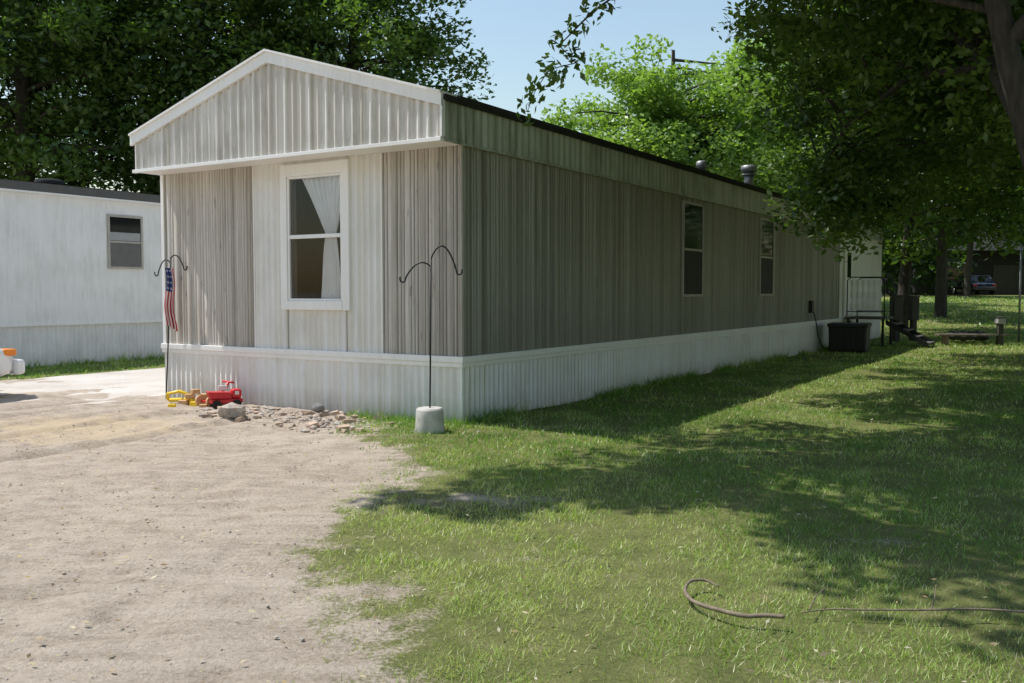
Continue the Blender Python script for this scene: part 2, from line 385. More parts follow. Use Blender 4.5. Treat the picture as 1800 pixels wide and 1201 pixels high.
box('outlet_box',14.9,15.08,-.09,-.0,.98,1.28,M_BLACK,H,.01)
tube('power_cord',[tuple(p) for p in catmull([(15.0,-.1,1.0),(15.02,-.16,.75),(15.1,-.2,.4),(15.3,-.25,.15),(15.7,-.3,.06),(16.0,-.35,.2),(15.95,-.3,.32)],4)],.014,M_BLACK,H,6)

# ---------------------------------------------------------------- porch with steps
P=empty('porch_steps',(*l2w(18.4,-1.15),0),ROT)
M_STEP=simple('porch_wood',(.10,.09,.08),.8)
box('deck',0,1.3,0,1.05,.74,.80,M_STEP,P)
for i,(x,y) in enumerate(((.03,.03),(1.2,.03),(.03,.95),(1.2,.95))): box('post_%d'%i,x,x+.06,y,y+.06,0,.739,M_BLACK,P)
for i in range(4):
    box('step_%d'%i,.15,1.15,-.28*(i+1),-.28*i-.02,.60-.17*i,.635-.17*i,M_STEP,P)
prism('stringer_a',[(.1,0,.74),(.1,0,.6),(.1,-1.1,-.0),(.1,-1.1,.12)],(.03,0,0),M_BLACK,P); prism('stringer_b',[(1.17,0,.74),(1.17,0,.6),(1.17,-1.1,-.0),(1.17,-1.1,.12)],(.03,0,0),M_BLACK,P)
bm=bmesh.new()
for s in (0.0,1.3):
    bmtube(bm,[(s,.02,.8),(s,.02,1.8),(s,.1,1.9),(s,.9,1.9),(s,1.0,1.82),(s,1.0,.8)],.015,6); bmtube(bm,[(s,.02,.95),(s,1.0,.95)],.012,6)
addobj('railing',bm,M_BLACK,P)
bm=bmesh.new()
for k in range(6):
    y=.13+k*.15
    for j in range(5): bmbox(bm,-.012+.0005*j,.012,y-.038+.018*(j%2),y+.038-.018*(j%2),.98+j*.17,1.15+j*.17-.002)
addobj('white_balusters',bm,M_TRIM,P)

# ---------------------------------------------------------------- dark bin beside the home
A=empty('storage_bin',(*l2w(16.0,-.75),0),ROT+.1)
M_BIN=simple('black_plastic',(.018,.018,.018),.55)
def loft(name,rings,mat,parent,bev=.01):
    bm=bmesh.new(); R=[]
    for (z,hx_,hy_,rd) in rings:
        ring=[]
        for cxs,cys,a0_ in ((1,1,0),(-1,1,90),(-1,-1,180),(1,-1,270)):
            for k in range(5):
                an=math.radians(a0_+k*22.5); ring.append(bm.verts.new((cxs*(hx_-rd)+rd*math.cos(an),cys*(hy_-rd)+rd*math.sin(an),z)))
        R.append(ring)
    n=len(R[0])
    for i in range(len(R)-1):
        for k in range(n): bm.faces.new([R[i][k],R[i][(k+1)%n],R[i+1][(k+1)%n],R[i+1][k]])
    bm.faces.new(R[0][::-1]); bm.faces.new(R[-1]); bmesh.ops.recalc_face_normals(bm,faces=bm.faces)
    return addobj(name,bm,mat,parent,0)
loft('bin_body',[(0,.42,.42,.05),(.04,.44,.44,.05),(.60,.46,.46,.05),(.62,.48,.48,.05),(.66,.48,.48,.05)],M_BIN,A)
loft('bin_lid',[(.661,.49,.49,.05),(.69,.49,.49,.05),(.71,.46,.46,.05)],M_BIN,A)
bm=bmesh.new()
for k in range(5): bmbox(bm,-.485,-.44,-.33+k*.15,-.28+k*.15,.08,.58)
addobj('bin_ribs',bm,M_BIN,A); tube('bin_handle',[(-.1,0,.705),(-.08,0,.75),(.08,0,.75),(.1,0,.705)],.014,M_BIN,A)

# ---------------------------------------------------------------- shepherd hooks
def hook_arm(bm,x,y,z,dx,dy,reach,rise,r=.009):
    pts=[]
    for i in range(15):
        t=i/14
        pts.append((x+dx*reach*(t),y+dy*reach*t,z+rise*math.sin(math.pi*min(t,1))**.8 - .12*t))
    ex,ey,ez=pts[-1]
    for i in range(1,9):
        an=i/8*math.pi*1.15
        pts.append((ex+dx*.03*(1-math.cos(an)),ey+dy*.03*(1-math.cos(an)),ez-.04*math.sin(an)))
    bmtube(bm,pts,r,6)
def shepherd(base,hz,ra,rb,dirx,diry,lean):
    e=empty('shepherd_hook',(base[0],base[1],0))
    bm=bmesh.new(); bmtube(bm,[(0,0,0),(lean*.5,0,hz*.45),(lean,0,hz)],.0095,7)
    addobj('pole',bm,M_BLACK,e)
    bm=bmesh.new(); hook_arm(bm,lean,0,hz-.02,dirx,diry,ra[0],ra[1]); hook_arm(bm,lean,0,hz-.10,-dirx,-diry,rb[0],rb[1])
    addobj('hooks',bm,M_BLACK,e); return e
sh1=shepherd((-.88,9.97),1.86,(.27,.20),(.27,.10),1,0,.02)
bk=bmesh.new(); bmtube(bk,[(0,0,-.02),(0,0,.0),(0,0,.24),(0,0,.262)],[.155,.158,.146,.13],24)
addobj('concrete_base',bk,M_CONC,sh1,.004)
px_,py_=l2w(-.14,4.98)
sh2=shepherd((px_,py_),1.98,(.21,.10),(.21,.12),.95,-.3,.10)
M_FR=simple('flag_red',(.50,.05,.05),.8); M_FW=simple('flag_white',(.75,.73,.72),.8); M_FB=simple('flag_blue',(.03,.05,.19),.8)
V=[];F=[];mi=[]
nx,nz=26,30
fx,fy=px_+.11,py_-.02
for j in range(nz+1):
    t=j/nz; wd=.12+.04*t
    for i in range(nx+1):
        s=i/nx
        V.append((fx-.02+(s-.35)*wd+.02*math.sin(t*7), fy-.06+.03*math.sin(s*17+t*2)*(.5+t*.5), 1.83-.78*t-.05*s*math.sin(t*2)-(.06*s if j==nz else 0)))
for j in range(nz):
    for i in range(nx):
        q=j*(nx+1)+i; F.append((q,q+nx+1,q+nx+2,q+1))
        if j<12 and i<18: mi.append(1 if ((j%3==1) and (i%3==1)) else 2)
        else: mi.append(0 if (i//2)%2==0 else 1)
quads_mesh('american_flag',V,F,[M_FR,M_FW,M_FB],mi,smooth=True)

# ---------------------------------------------------------------- neighbour home
NB=empty('white_mobile_home',(*l2w(1.9,12.2),0),ROT)
M_NW=white_paint('neighbour_siding',(.87,.87,.87),(.42,.43,.39),.38); M_NS=white_paint('neighbour_skirt',(.83,.83,.83),(.42,.43,.40),.38)
n0,n1,nw=-3.6,17,4.3
panel('siding','S',n0,n1,.84,3.54,.0,.2,'trap',.006,M_NW,NB)
panel('skirting','S',n0,n1,-.05,.80,-.03,.1016,'trap',.010,M_NS,NB)
box('core',n0+.01,n1-.01,.05,nw,.0,3.54,M_NW,NB)
box('belt',n0,n1,-.02,.0,.80,.85,M_TRIM,NB)
box('front_corner_trim',n0-.015,n0+.04,-.02,.03,.85,3.53,M_TRIM,NB)
box('roof_edge',n0-.1,n1+.1,-.10,-.04,3.52,3.70,simple('roof_edge_dark',(.10,.10,.095),.7),NB,.01)
box('roof_edge_trim',n0-.08,n1+.08,-.105,-.03,3.48,3.517,M_TRIM,NB)
prism('roof',[(n0-.1,-.11,3.701),(n0-.1,nw/2,3.95),(n0-.1,nw+.1,3.701)],(n1-n0+.2,0,0),M_ROOF,NB)
bm=bmesh.new(); bmtube(bm,[(1.1,.5,3.7),(1.1,.5,3.82),(1.1,.5,3.86)],[.3,.3,.2],12); addobj('roof_vent',bm,M_ROOF,NB)
bm=bmesh.new(); wa,wb,wz0,wz1=2.08,2.96,2.0,3.18
for q in ((wa,wa+.05,wz0,wz1),(wb-.05,wb,wz0,wz1),(wa+.05,wb-.05,wz1-.05,wz1-.001),(wa+.05,wb-.05,wz0+.001,wz0+.05),(wa+.05,wb-.05,2.57,2.61)): bmbox(bm,q[0],q[1],-.04,-.0,q[2],q[3])
addobj('window_frame',bm,simple('window_frame_tan',(.45,.42,.37),.6),NB)
box('window_upper_pane',wa+.05,wb-.05,-.02,-.007,2.61,3.13,M_GLASSD,NB); box('window_lower_pane',wa+.05,wb-.05,-.025,-.007,2.05,2.57,simple('screen_grey',(.13,.13,.13),.5),NB)
box('window_blind',wa+.06,wb-.06,-.0235,-.0205,2.62,2.8,simple('blind',(.35,.36,.36),.7),NB)

# ---------------------------------------------------------------- cars
M_TIRE=simple('tyre_rubber',(.02,.02,.02),.9); M_RIM=simple('wheel_rim',(.5,.5,.5),.35,.8)
M_ORANGE=simple('amber_lens',(.85,.25,.02),.25); M_RED=simple('red_lens',(.4,.02,.02),.25)
def car(paint,loc,rz):
    e=empty('parked_car',loc,rz)
    m,nt,b=newmat('car_paint'); f=noise(nt,objcoord(nt),8,2); nt.links.new(ramp(nt,f,[(.3,tuple(x*.95 for x in paint)),(.7,paint)]),b.inputs['Base Color']); b.inputs['Roughness'].default_value=.28; b.inputs['Coat Weight'].default_value=.5
    st=[(-2.3,.62,.36,.62),(-2.22,.78,.28,.80),(-1.9,.85,.24,.90),(-1.2,.88,.22,.95),(0,.89,.22,.96),(.9,.88,.22,.93),(1.7,.86,.22,.80),(2.15,.78,.26,.70),(2.3,.60,.34,.58)]
    V=[];F=[]
    for x,w,zl,zb in st:
        zm=(zl+zb)/2
        ring=[(-w*.94,zl),(-w,zl+.1),(-w*1.01,zm),(-w*.98,zb-.07),(-w*.90,zb),(w*.90,zb),(w*.98,zb-.07),(w*1.01,zm),(w,zl+.1),(w*.94,zl)]
        V+=[(x,yy,zz) for yy,zz in ring]
    n=10
    for i in range(len(st)-1):
        for k in range(n): F.append((i*n+k,i*n+(k+1)%n,(i+1)*n+(k+1)%n,(i+1)*n+k))
    bm=bmesh.new(); vs=[bm.verts.new(p) for p in V]
    for f_ in F: bm.faces.new([vs[i] for i in f_])
    bm.faces.new(vs[:n]); bm.faces.new(vs[-n:][::-1]); bmesh.ops.recalc_face_normals(bm,faces=bm.faces)
    o=addobj('body',bm,m,e,0,True); md=o.modifiers.new('s','SUBSURF'); md.levels=2; md.render_levels=2
    bm=bmesh.new()
    A=[(-1.75,.90),(-1.15,1.40),(.35,1.42),(1.05,.90)]
    vs=[bm.verts.new((x,s*(.80 if z<1 else .62),z)) for s in(-1,1) for x,z in A]
    for f_ in ((0,1,2,3),(7,6,5,4),(0,4,5,1),(2,6,7,3)): bm.faces.new([vs[i] for i in f_]).material_index=1
    bm.faces.new([vs[i] for i in (1,5,6,2)]).material_index=0
    bmesh.ops.recalc_face_normals(bm,faces=bm.faces)
    addobj('cabin',bm,[m,M_GLASSD],e,.03)
    bm=bmesh.new()
    for s in (-1,1):
        bmtube(bm,[(-.42,s*.735,.93),(-.42,s*.625,1.39)],.03,6); bmtube(bm,[(-1.72,s*.79,.92),(-1.15,s*.63,1.40)],.035,6); bmtube(bm,[(1.03,s*.79,.92),(.35,s*.63,1.41)],.03,6)
    addobj('pillars',bm,m,e)
    for i,(x,s) in enumerate(((-1.4,-1),(-1.4,1),(1.4,-1),(1.4,1))):
        bm=bmesh.new(); bmtube(bm,[(x,s*.70,.32),(x,s*.72,.32),(x,s*.88,.32),(x,s*.90,.32)],[.29,.32,.32,.29],24); addobj('tyre_%d'%i,bm,M_TIRE,e)
        bm=bmesh.new(); bmtube(bm,[(x,s*.895,.32),(x,s*.91,.32)],[.2,.17],16); addobj('rim_%d'%i,bm,M_RIM,e)
    for s in (-1,1):
        box('head_lamp_%d'%s,2.02,2.22,min(s*.52,s*.78),max(s*.52,s*.78),.58,.68,M_ORANGE if s<0 else M_TRIM,e,.03)
        box('tail_lamp_%d'%s,-2.3,-2.14,min(s*.5,s*.78),max(s*.5,s*.78),.62,.78,M_RED,e,.03)
    box('front_bumper',2.18,2.36,-.76,.76,.30,.52,m,e,.05); box('rear_bumper',-2.38,-2.22,-.7,.7,.34,.52,m,e,.05)
    return e
cx_,cy_=l2w(-3.25,7.88); car((.75,.76,.78),(cx_,cy_,0),ROT)
car((.02,.02,.024),(33.4,68,float(gz(33,68))),1.45)

# ---------------------------------------------------------------- toys, rocks, rubble
M_YEL=simple('yellow_plastic',(.85,.58,.03),.4); M_REDP=simple('red_plastic',(.62,.02,.03),.35); M_TAN=simple('tan_block',(.60,.36,.18),.7)
def place(a,b,z=0): x,y=l2w(a,b); return (x,y,z)
T=empty('toy_truck',place(-.40,3.45),.5)
box('chassis',-.20,.20,-.08,.08,.06,.12,M_REDP,T,.015); box('cab',.06,.19,-.075,.075,.121,.24,M_REDP,T,.03); box('cab_window',.10,.15,-.078,.078,.17,.215,M_FW,T)
prism('dump_bed',[(-.21,-.085,.125),(.05,-.085,.125),(.06,-.085,.20),(-.24,-.085,.22)],(0,.17,0),M_REDP,T,.01)
for i,(x,s) in enumerate(((-.13,-1),(-.13,1),(.12,-1),(.12,1))):
    bm=bmesh.new(); bmtube(bm,[(x,s*.075,.055),(x,s*.115,.055)],.055,14); addobj('wheel_%d'%i,bm,M_TIRE,T)
box('handle',-.1,.02,-.012,.012,.221,.29,M_FW,T,.01)
TX=empty('toy_trike',place(-.30,3.72),.9)
bm=bmesh.new(); bmtube(bm,[(-.18,0,.08),(0,0,.14),(.14,0,.24),(.16,0,.30)],.018,8); bmtube(bm,[(.16,-.12,.30),(.16,.12,.30)],.014,8); bmtube(bm,[(-.18,-.12,.07),(-.18,.12,.07)],.014,8); addobj('frame',bm,M_REDP,TX)
for i,(x,y) in enumerate(((-.18,-.12),(-.18,.12),(.17,0))):
    bm=bmesh.new(); bmtube(bm,[(x,y-.018,.075),(x,y+.018,.075)],.075,16); addobj('wheel_%d'%i,bm,M_TAN if i<2 else M_TIRE,TX)
box('seat',-.12,.02,-.05,.05,.15,.18,M_FW,TX,.012)
T2=empty('toy_blocks',place(-.36,4.02),.2)
rb=random.Random(8)
for i,(x,y,z,s) in enumerate(((-.20,0,0,.10),(-.06,.03,0,.12),(.09,.0,0,.11),(-.12,.02,.078,.1),(.05,.03,.078,.10),(-.04,-.16,0,.09),(-.05,.03,.145,.09),(.2,-.22,0,.09),(.27,-.02,0,.1),(-.3,-.3,0,.08),(.1,-.42,0,.08),(.38,-.33,0,.09))):
    b_=box('block_%d'%i,-s*.6,s*.6,-s*.4,s*.4,0,s*.62,(M_TAN,M_YEL,M_TAN,M_TAN)[i%4],T2,.008); b_.location=(x,y,z); b_.rotation_euler=(0,0,rb.uniform(-.6,.6))
T3=empty('yellow_toy',place(-.36,4.42),.3)
box('tray',-.14,.14,-.09,.09,.02,.06,M_YEL,T3,.02)
bm=bmesh.new()
bmtube(bm,[(-.14,-.09,.05),(-.15,-.1,.13),(0,-.1,.16),(.15,-.1,.10),(.16,-.09,.04)],.02,8); bmtube(bm,[(-.14,.09,.05),(-.15,.1,.12),(0,.1,.15),(.15,.1,.09)],.018,8); bmtube(bm,[(0,-.1,.16),(0,.1,.15)],.016,8)
addobj('handle_frame',bm,M_YEL,T3)
def rockmesh(bm,c,s,r,mi=0):
    g=bmesh.ops.create_icosphere(bm,subdivisions=2 if s>.06 else 1,radius=1)['verts']
    sx,sy,sz=s*r.uniform(.7,1.2),s*r.uniform(.7,1.2),s*r.uniform(.4,.8); rz=r.uniform(0,6.3)
    for v in g:
        k=1+r.uniform(-.16,.16); x,y,z=v.co*k
        x,y,z=x*sx,y*sy,z*sz
        v.co=(c[0]+x*math.cos(rz)-y*math.sin(rz),c[1]+x*math.sin(rz)+y*math.cos(rz),c[2]+z)
def rockmat():
    m,nt,b=newmat('stone'); v=objcoord(nt); f=noise(nt,v,6.5,2); g=noise(nt,v,60,4)
    c=ramp(nt,f,[(.32,(.20,.155,.12)),(.45,(.40,.35,.30)),(.55,(.42,.28,.20)),(.66,(.60,.56,.50))]); c=mix(nt,.3,c,ramp(nt,g,[(.3,(.25,.22,.2)),(.7,(.7,.68,.64))]))
    nt.links.new(c,b.inputs['Base Color']); b.inputs['Roughness'].default_value=.9; bump(nt,g,.5,.01,b); return m
M_ROCK=rockmat()
r=random.Random(5)
bm=bmesh.new(); x,y,_=place(-1.05,2.60); rockmesh(bm,(x,y,.08),.15,r); addobj('rock',bm,M_ROCK)
bm=bmesh.new()
for i in range(560):
    cl=r.choice([(3.1,.3,-.6),(2.8,.2,-.45),(2.35,.25,-.6),(2.0,.2,-.4),(1.6,.35,-.7),(1.2,.2,-.95),(.8,.25,-.9),(.9,.5,-.5),(2.0,.9,-.9)]); b_=r.gauss(cl[0],cl[1]); a_=min(-.08,cl[2]+r.gauss(0,.24)); s=r.choice([.008,.010,.014,.02,.03,.045])*r.uniform(.6,1.25)
    x,y,_=place(a_,b_); rockmesh(bm,(x,y,s*.1),s,r)
for i in range(1300):
    x=r.uniform(-6.5,-.8); y=r.uniform(3.2,12.3)
    if dirtmask(x,y)<.6: continue
    s=r.choice([.004,.005,.006,.008,.011]); rockmesh(bm,(x,y,s*.1),s,r)
addobj('gravel_rubble',bm,M_ROCK)
bm=bmesh.new()
for i in range(34):
    b_=r.uniform(.5,3.3); a_=-r.uniform(.15,1.2); x,y,_=place(a_,b_); s=r.uniform(.03,.075)
    vs=bmbox(bm,-s,s,-s*.55,s*.55,-s*.1,s*.6); M_=Matrix.Translation((x,y,0))@Matrix.Rotation(r.uniform(0,3),4,'Z')@Matrix.Rotation(r.uniform(-.3,.3),4,'X')
    for v in vs: v.co=M_@(v.co+Vector((r.uniform(-.2,.2)*s,r.uniform(-.2,.2)*s,0)))
addobj('broken_bricks',bm,simple('brick',(.43,.32,.24),.9,0,.35,4,.5))
bm=bmesh.new(); x,y,_=place(-.22,2.0); rockmesh(bm,(x,y,.07),.09,r); addobj('rock',bm,simple('grey_stone',(.22,.22,.21),.9,0,.2,12,.5))

# ---------------------------------------------------------------- yard objects at the back
def pedestal(name,x,y,h,w,mat):
    e=empty(name,(x,y,float(gz(x,y))),.3)
    box('post',-w*.3,w*.3,-w*.3,w*.3,0,h*.62,mat,e,.01); box('cabinet',-w*.5,w*.5,-w*.4,w*.4,h*.45,h*.96,mat,e,.02); box('lid',-w*.56,w*.56,-w*.46,w*.46,h*.961,h,mat,e,.015)
M_PED=simple('weathered_post',(.06,.055,.045),.8)
pedestal('utility_pedestal',11.55,28.2,1.4,.30,M_PED); pedestal('utility_pedestal',12.2,28.5,1.38,.26,M_PED)
FB=empty('wooden_bench',(13.05,26.6,0),-.1)
M_BW=simple('bench_wood',(.20,.16,.12),.8)
for i in range(3): box('plank_%d'%i,-.95,.95,-.2+i*.135,-.08+i*.135,.26,.30,M_BW,FB)
for i,x in enumerate((-.75,.72)): box('leg_%d'%i,x,x+.08,-.18,.16,0,.259,M_BW,FB)
FP=empty('fire_pit',(13.4,27.6,0)); bm=bmesh.new()
for k in range(14):
    an=k/14*6.283; rockmesh(bm,(.42*math.cos(an),.42*math.sin(an),.20),.19,r)
addobj('stone_ring',bm,M_PED,FP)
LP=empty('path_light_post',(13.75,26.4,0)); box('post',-.07,.07,-.07,.07,0,.60,M_PED,LP); box('lantern',-.11,.11,-.11,.11,.601,.76,simple('lamp_grey',(.4,.4,.38),.6),LP,.02); box('cap',-.13,.13,-.13,.13,.761,.80,M_PED,LP,.02)
tube('metal_pole',[(15.15,28,0),(15.15,28,2.9)],.03,M_GRAYMETAL)
GB=empty('grey_house',(31,72,float(gz(31,72))),.05)
M_GH=simple('grey_siding',(.045,.043,.045),.8)
M_GH.node_tree.nodes['Principled BSDF'].inputs['Specular IOR Level'].default_value=.1
box('walls',0,18,0,8,0,3.4,M_GH,GB); prism('roof',[(-.5,-.5,3.401),(-.5,4,5.6),(-.5,8.5,3.401)],(19,0,0),M_ROOF,GB)
box('garage_door',6,9.5,-.05,-.01,0,2.3,simple('garage_door_paint',(.07,.065,.06),.8),GB); box('window',2,3.8,-.06,-.01,1.2,2.4,M_GLASSD,GB); box('window_b',12,14,-.06,-.01,1.2,2.4,M_GLASSD,GB)
for i,q in enumerate(((1.9,3.9,2.4),(11.9,14.1,2.4))): box('window_trim_%d'%i,q[0],q[1],-.08,-.011,q[2]+.001,q[2]+.12,M_TRIM,GB)

# ---------------------------------------------------------------- GROUND
def axis(d0,d1,step,far):
    c=list(np.arange(d0,d1,step)); s=step; x=c[-1]
    while x<far: s*=1.25; x+=s; c.append(x)
    s=step; x=c[0]; lo=[]
    while x>-far: s*=1.25; x-=s; lo.append(x)
    return np.array(lo[::-1]+c)
gx=axis(-9,9,.05,900); gy=axis(1.5,18,.05,900)
X,Y=np.meshgrid(gx,gy); Xf,Yf=X.ravel(),Y.ravel()
dm=dirtmask(Xf,Yf)
def nearw(x,y): return np.exp(-((np.abs(x)/30)**4))*np.exp(-((np.abs(y-10)/30)**4))
def ruts(x,y):
    a,b=w2l(x,y); o=0; band=0
    wob=(vnoise(x,y,.5,31)-.5)*.5
    for (c,w_,k) in ((3.1,.12,.06),(4.6,.12,.06),(3.7,.1,.12),(5.3,.12,.1),(2.2,.11,-.05),(6.4,.12,.02)):
        bb_=b+.25*np.sin(a*.35)+k*a+wob; g=np.exp(-((bb_-c)/w_)**2)
        o=o-g*.034+np.exp(-((np.abs(bb_-c)-.21)/.07)**2)*.017+g*.008*np.sin(a*60+bb_*20)
        band=band+g*(.5+.5*vnoise(x,y,2.5,33))
    f=sstep(.3,-1.2,a)
    return o*f,np.clip(band,0,1)*f
RH,RB=ruts(Xf,Yf)
Z=gz(Xf,Yf)+nearw(Xf,Yf)*((vnoise(Xf,Yf,.6,3)-.5)*.04+(vnoise(Xf,Yf,3,4)-.5)*.026*(.4+dm)+(vnoise(Xf,Yf,8,6)-.5)*.022*dm+RH*dm)-.012
nx_,ny_=len(gx),len(gy)
ii,jj=np.meshgrid(np.arange(nx_-1),np.arange(ny_-1)); q=(jj*nx_+ii).ravel()
F=np.stack([q,q+1,q+nx_+1,q+nx_],1)
def ground_mat():
    m,nt,b=newmat('ground_soil_and_lawn'); at=N(nt,'ShaderNodeAttribute',attribute_name='Col'); sp=N(nt,'ShaderNodeSeparateColor'); nt.links.new(at.outputs['Color'],sp.inputs[0])
    v=objcoord(nt); n1=noise(nt,v,.6,5); n2=noise(nt,v,4,6,.65); n3=noise(nt,v,40,6,.75)
    mp=N(nt,'ShaderNodeMapping'); mp.inputs['Rotation'].default_value=(0,0,-ROT-.1); mp.inputs['Scale'].default_value=(.8,6,1); tc=N(nt,'ShaderNodeTexCoord'); nt.links.new(tc.outputs['Object'],mp.inputs['Vector'])
    n4=noise(nt,mp.outputs['Vector'],1.3,6,.65)
    d=ramp(nt,n1,[(.3,(.38,.30,.235)),(.5,(.50,.415,.335)),(.68,(.58,.49,.385))])
    d=mix(nt,ramp(nt,n2,[(.38,.75),(.54,0)]),d,(.26,.20,.15))
    d=mix(nt,ramp(nt,n4,[(.48,0),(.66,.6)]),d,(.68,.59,.50))
    d=mix(nt,ramp(nt,n4,[(.34,.75),(.45,0)]),d,(.26,.20,.15))
    d=mix(nt,.5,d,ramp(nt,n3,[(.28,(.16,.12,.09)),(.48,(.48,.40,.32)),(.75,(.74,.65,.56))]))
    d=mix(nt,math2(nt,'MULTIPLY',sp.outputs[2],.55),d,(.27,.21,.16))
    sand=ramp(nt,math2(nt,'MULTIPLY',sp.outputs[1],n2),[(.25,0),(.5,.6)])
    d=mix(nt,sand,d,(.64,.49,.30))
    g=ramp(nt,n2,[(.3,(.09,.11,.035)),(.55,(.19,.205,.07)),(.8,(.34,.29,.17))])
    g=mix(nt,.4,g,ramp(nt,n3,[(.3,(.06,.065,.022)),(.7,(.32,.32,.13))]))
    ad=N(nt,'ShaderNodeMath',operation='ADD'); nt.links.new(sp.outputs[0],ad.inputs[0])
    sc=N(nt,'ShaderNodeMapRange'); sc.inputs['To Min'].default_value=-.3; sc.inputs['To Max'].default_value=.3; sc.inputs['From Min'].default_value=.3; sc.inputs['From Max'].default_value=.7; nt.links.new(n3,sc.inputs[0]); nt.links.new(sc.outputs[0],ad.inputs[1])
    fac=ramp(nt,ad.outputs[0],[(.2,0),(.6,1)])
    nt.links.new(mix(nt,fac,g,d),b.inputs['Base Color']); b.inputs['Roughness'].default_value=.95
    b.inputs['Specular IOR Level'].default_value=.1
    bump(nt,math2(nt,'ADD',n3,n2),.9,.03,b); return m
cc=np.zeros((len(Xf),3)); cc[:,0]=dm; cc[:,1]=np.exp(-((Xf+5)/2.2)**2-((Yf-10.3)/1.5)**2); cc[:,2]=RB
quads_mesh('ground',np.stack([Xf,Yf,Z],1),F,[ground_mat()],None,cc,True)
bm=bmesh.new(); bb=np.linspace(5.35,9.3,30)
A_=np.concatenate([np.linspace(-1.6,3,24),np.linspace(3.5,32,50)])
grid=[]
for i,a in enumerate(A_):
    row=[]
    for j,b_ in enumerate(bb):
        be=b_+(.12*float(vnoise(a,0,1.5,9)) if j==len(bb)-1 else 0)
        x,y=l2w(a,be); z_=float(gz(x,y))+.020-.055*(1-float(sstep(-1.4,1.0,a+1.2*(float(vnoise(b_,a,.9,8))-.5))))
        row.append(bm.verts.new((x,y,z_)))
    grid.append(row)
for i in range(len(A_)-1):
    for j in range(len(bb)-1): bm.faces.new([grid[i][j],grid[i+1][j],grid[i+1][j+1],grid[i][j+1]])
bmesh.ops.recalc_face_normals(bm,faces=bm.faces)
def drivemat():
    m,nt,b=newmat('driveway_concrete'); v=objcoord(nt); f=noise(nt,v,.9,6,.65); g=noise(nt,v,30,4,.7)
    c=ramp(nt,f,[(.35,(.42,.36,.30)),(.5,(.52,.47,.41)),(.7,(.60,.56,.51))]); c=mix(nt,.3,c,ramp(nt,g,[(.3,(.28,.25,.22)),(.7,(.66,.62,.58))]))
    nt.links.new(c,b.inputs['Base Color']); b.inputs['Roughness'].default_value=.9; bump(nt,g,.4,.01,b); return m
addobj('driveway',bm,drivemat())

# ---------------------------------------------------------------- GRASS
def grass_patch(x0,x1,y0,y1,dens,h,w):
    n=int((x1-x0)*(y1-y0)*dens); x=RNG.uniform(x0,x1,n); y=RNG.uniform(y0,y1,n)
    d=dirtmask(x,y); a,b=w2l(x,y)
    thin=.22+.78*sstep(.30,.62,vnoise(x,y,2.2,11)*.6+vnoise(x,y,7,12)*.4)
    p=(1-d)**1.6*thin
    keep=(RNG.random(n)<p)&~((a>-.01)&(a<L+.02)&(b>-.02)&(b<W+.1))&~((a>-1.2)&(b>5.2)&(b<9.3))&~((b>12.1)&(b<16.6)&(a>-2))
    keep&=(np.abs(x)<y*.62+.8)
    return x[keep],y[keep],np.full(keep.sum(),h),np.full(keep.sum(),w)
parts=[grass_patch(-2.2,4,2.7,5,5600,.042,.0050),grass_patch(-2.2,5.5,5,8,3800,.048,.0065),grass_patch(-2,8,8,12,1900,.055,.010),
       grass_patch(-1,14,12,20,750,.06,.016),grass_patch(3,24,20,36,230,.07,.032),grass_patch(-14,-4,13,26,420,.08,.02),grass_patch(8,40,36,62,55,.1,.07)]
x=np.concatenate([p[0] for p in parts]); y=np.concatenate([p[1] for p in parts]); h=np.concatenate([p[2] for p in parts]); w=np.concatenate([p[3] for p in parts])
def tufts(n,fa,fb,hh,ww):
    a=fa(n); b=fb(n); xx,yy=l2w(a,b); k=vnoise(a,b,2.5,13)>.40
    return xx[k],yy[k],RNG.uniform(.5,1.3,k.sum())*hh,np.full(k.sum(),ww)
tp=[tufts(5000,lambda n:RNG.uniform(0,18,n),lambda n:-np.abs(RNG.normal(0,.10,n))-.03,.19,.013),
    tufts(900,lambda n:-np.abs(RNG.normal(0,.12,n))-.03,lambda n:RNG.uniform(-.1,1.6,n),.14,.009),
    tufts(2600,lambda n:-.5+RNG.normal(0,.3,n),lambda n:.35+RNG.normal(0,.4,n),.11,.008),
    tufts(1500,lambda n:RNG.uniform(0,9,n),lambda n:12.1-np.abs(RNG.normal(0,.15,n)),.2,.02)]
x=np.concatenate([x]+[t[0] for t in tp]); y=np.concatenate([y]+[t[1] for t in tp]); h=np.concatenate([h]+[t[2] for t in tp]); w=np.concatenate([w]+[t[3] for t in tp])
n=len(x)
an=RNG.uniform(0,2*np.pi,n); ln=RNG.uniform(.3,1.0,n); la=RNG.uniform(0,2*np.pi,n); hh=h*RNG.uniform(.5,1.25,n)
z=gz(x,y)-.018+nearw(x,y)*((vnoise(x,y,.6,3)-.5)*.04)
dx,dy=np.cos(an)*w/2,np.sin(an)*w/2
V=np.zeros((n,3,3),np.float32)
V[:,0]=np.stack([x-dx,y-dy,z],1); V[:,1]=np.stack([x+dx,y+dy,z],1)
V[:,2]=np.stack([x+np.cos(la)*ln*hh,y+np.sin(la)*ln*hh,z+hh*np.sqrt(1-ln**2*.85)],1)
big=sstep(.35,.7,vnoise(x,y,.9,21)*.4+vnoise(x,y,3,22)*.6); rv=RNG.random(n)[:,None]
c1_=np.array([.16,.29,.045]); c2_=np.array([.47,.57,.16]); c3_=np.array([.68,.61,.37])
dry=sstep(2.4,-.8,x)*sstep(9,6,y)  # straw-dry area; also paints the sunlit foreground blades lighter and yellower
base=c1_+(c2_-c1_)*np.clip(big*.5+dry*.75,0,1)[:,None]
dryp=(RNG.random(n)<.05+.10*big+.20*dry)[:,None]
base=np.where(dryp,c3_,base)*(.7+.6*rv)
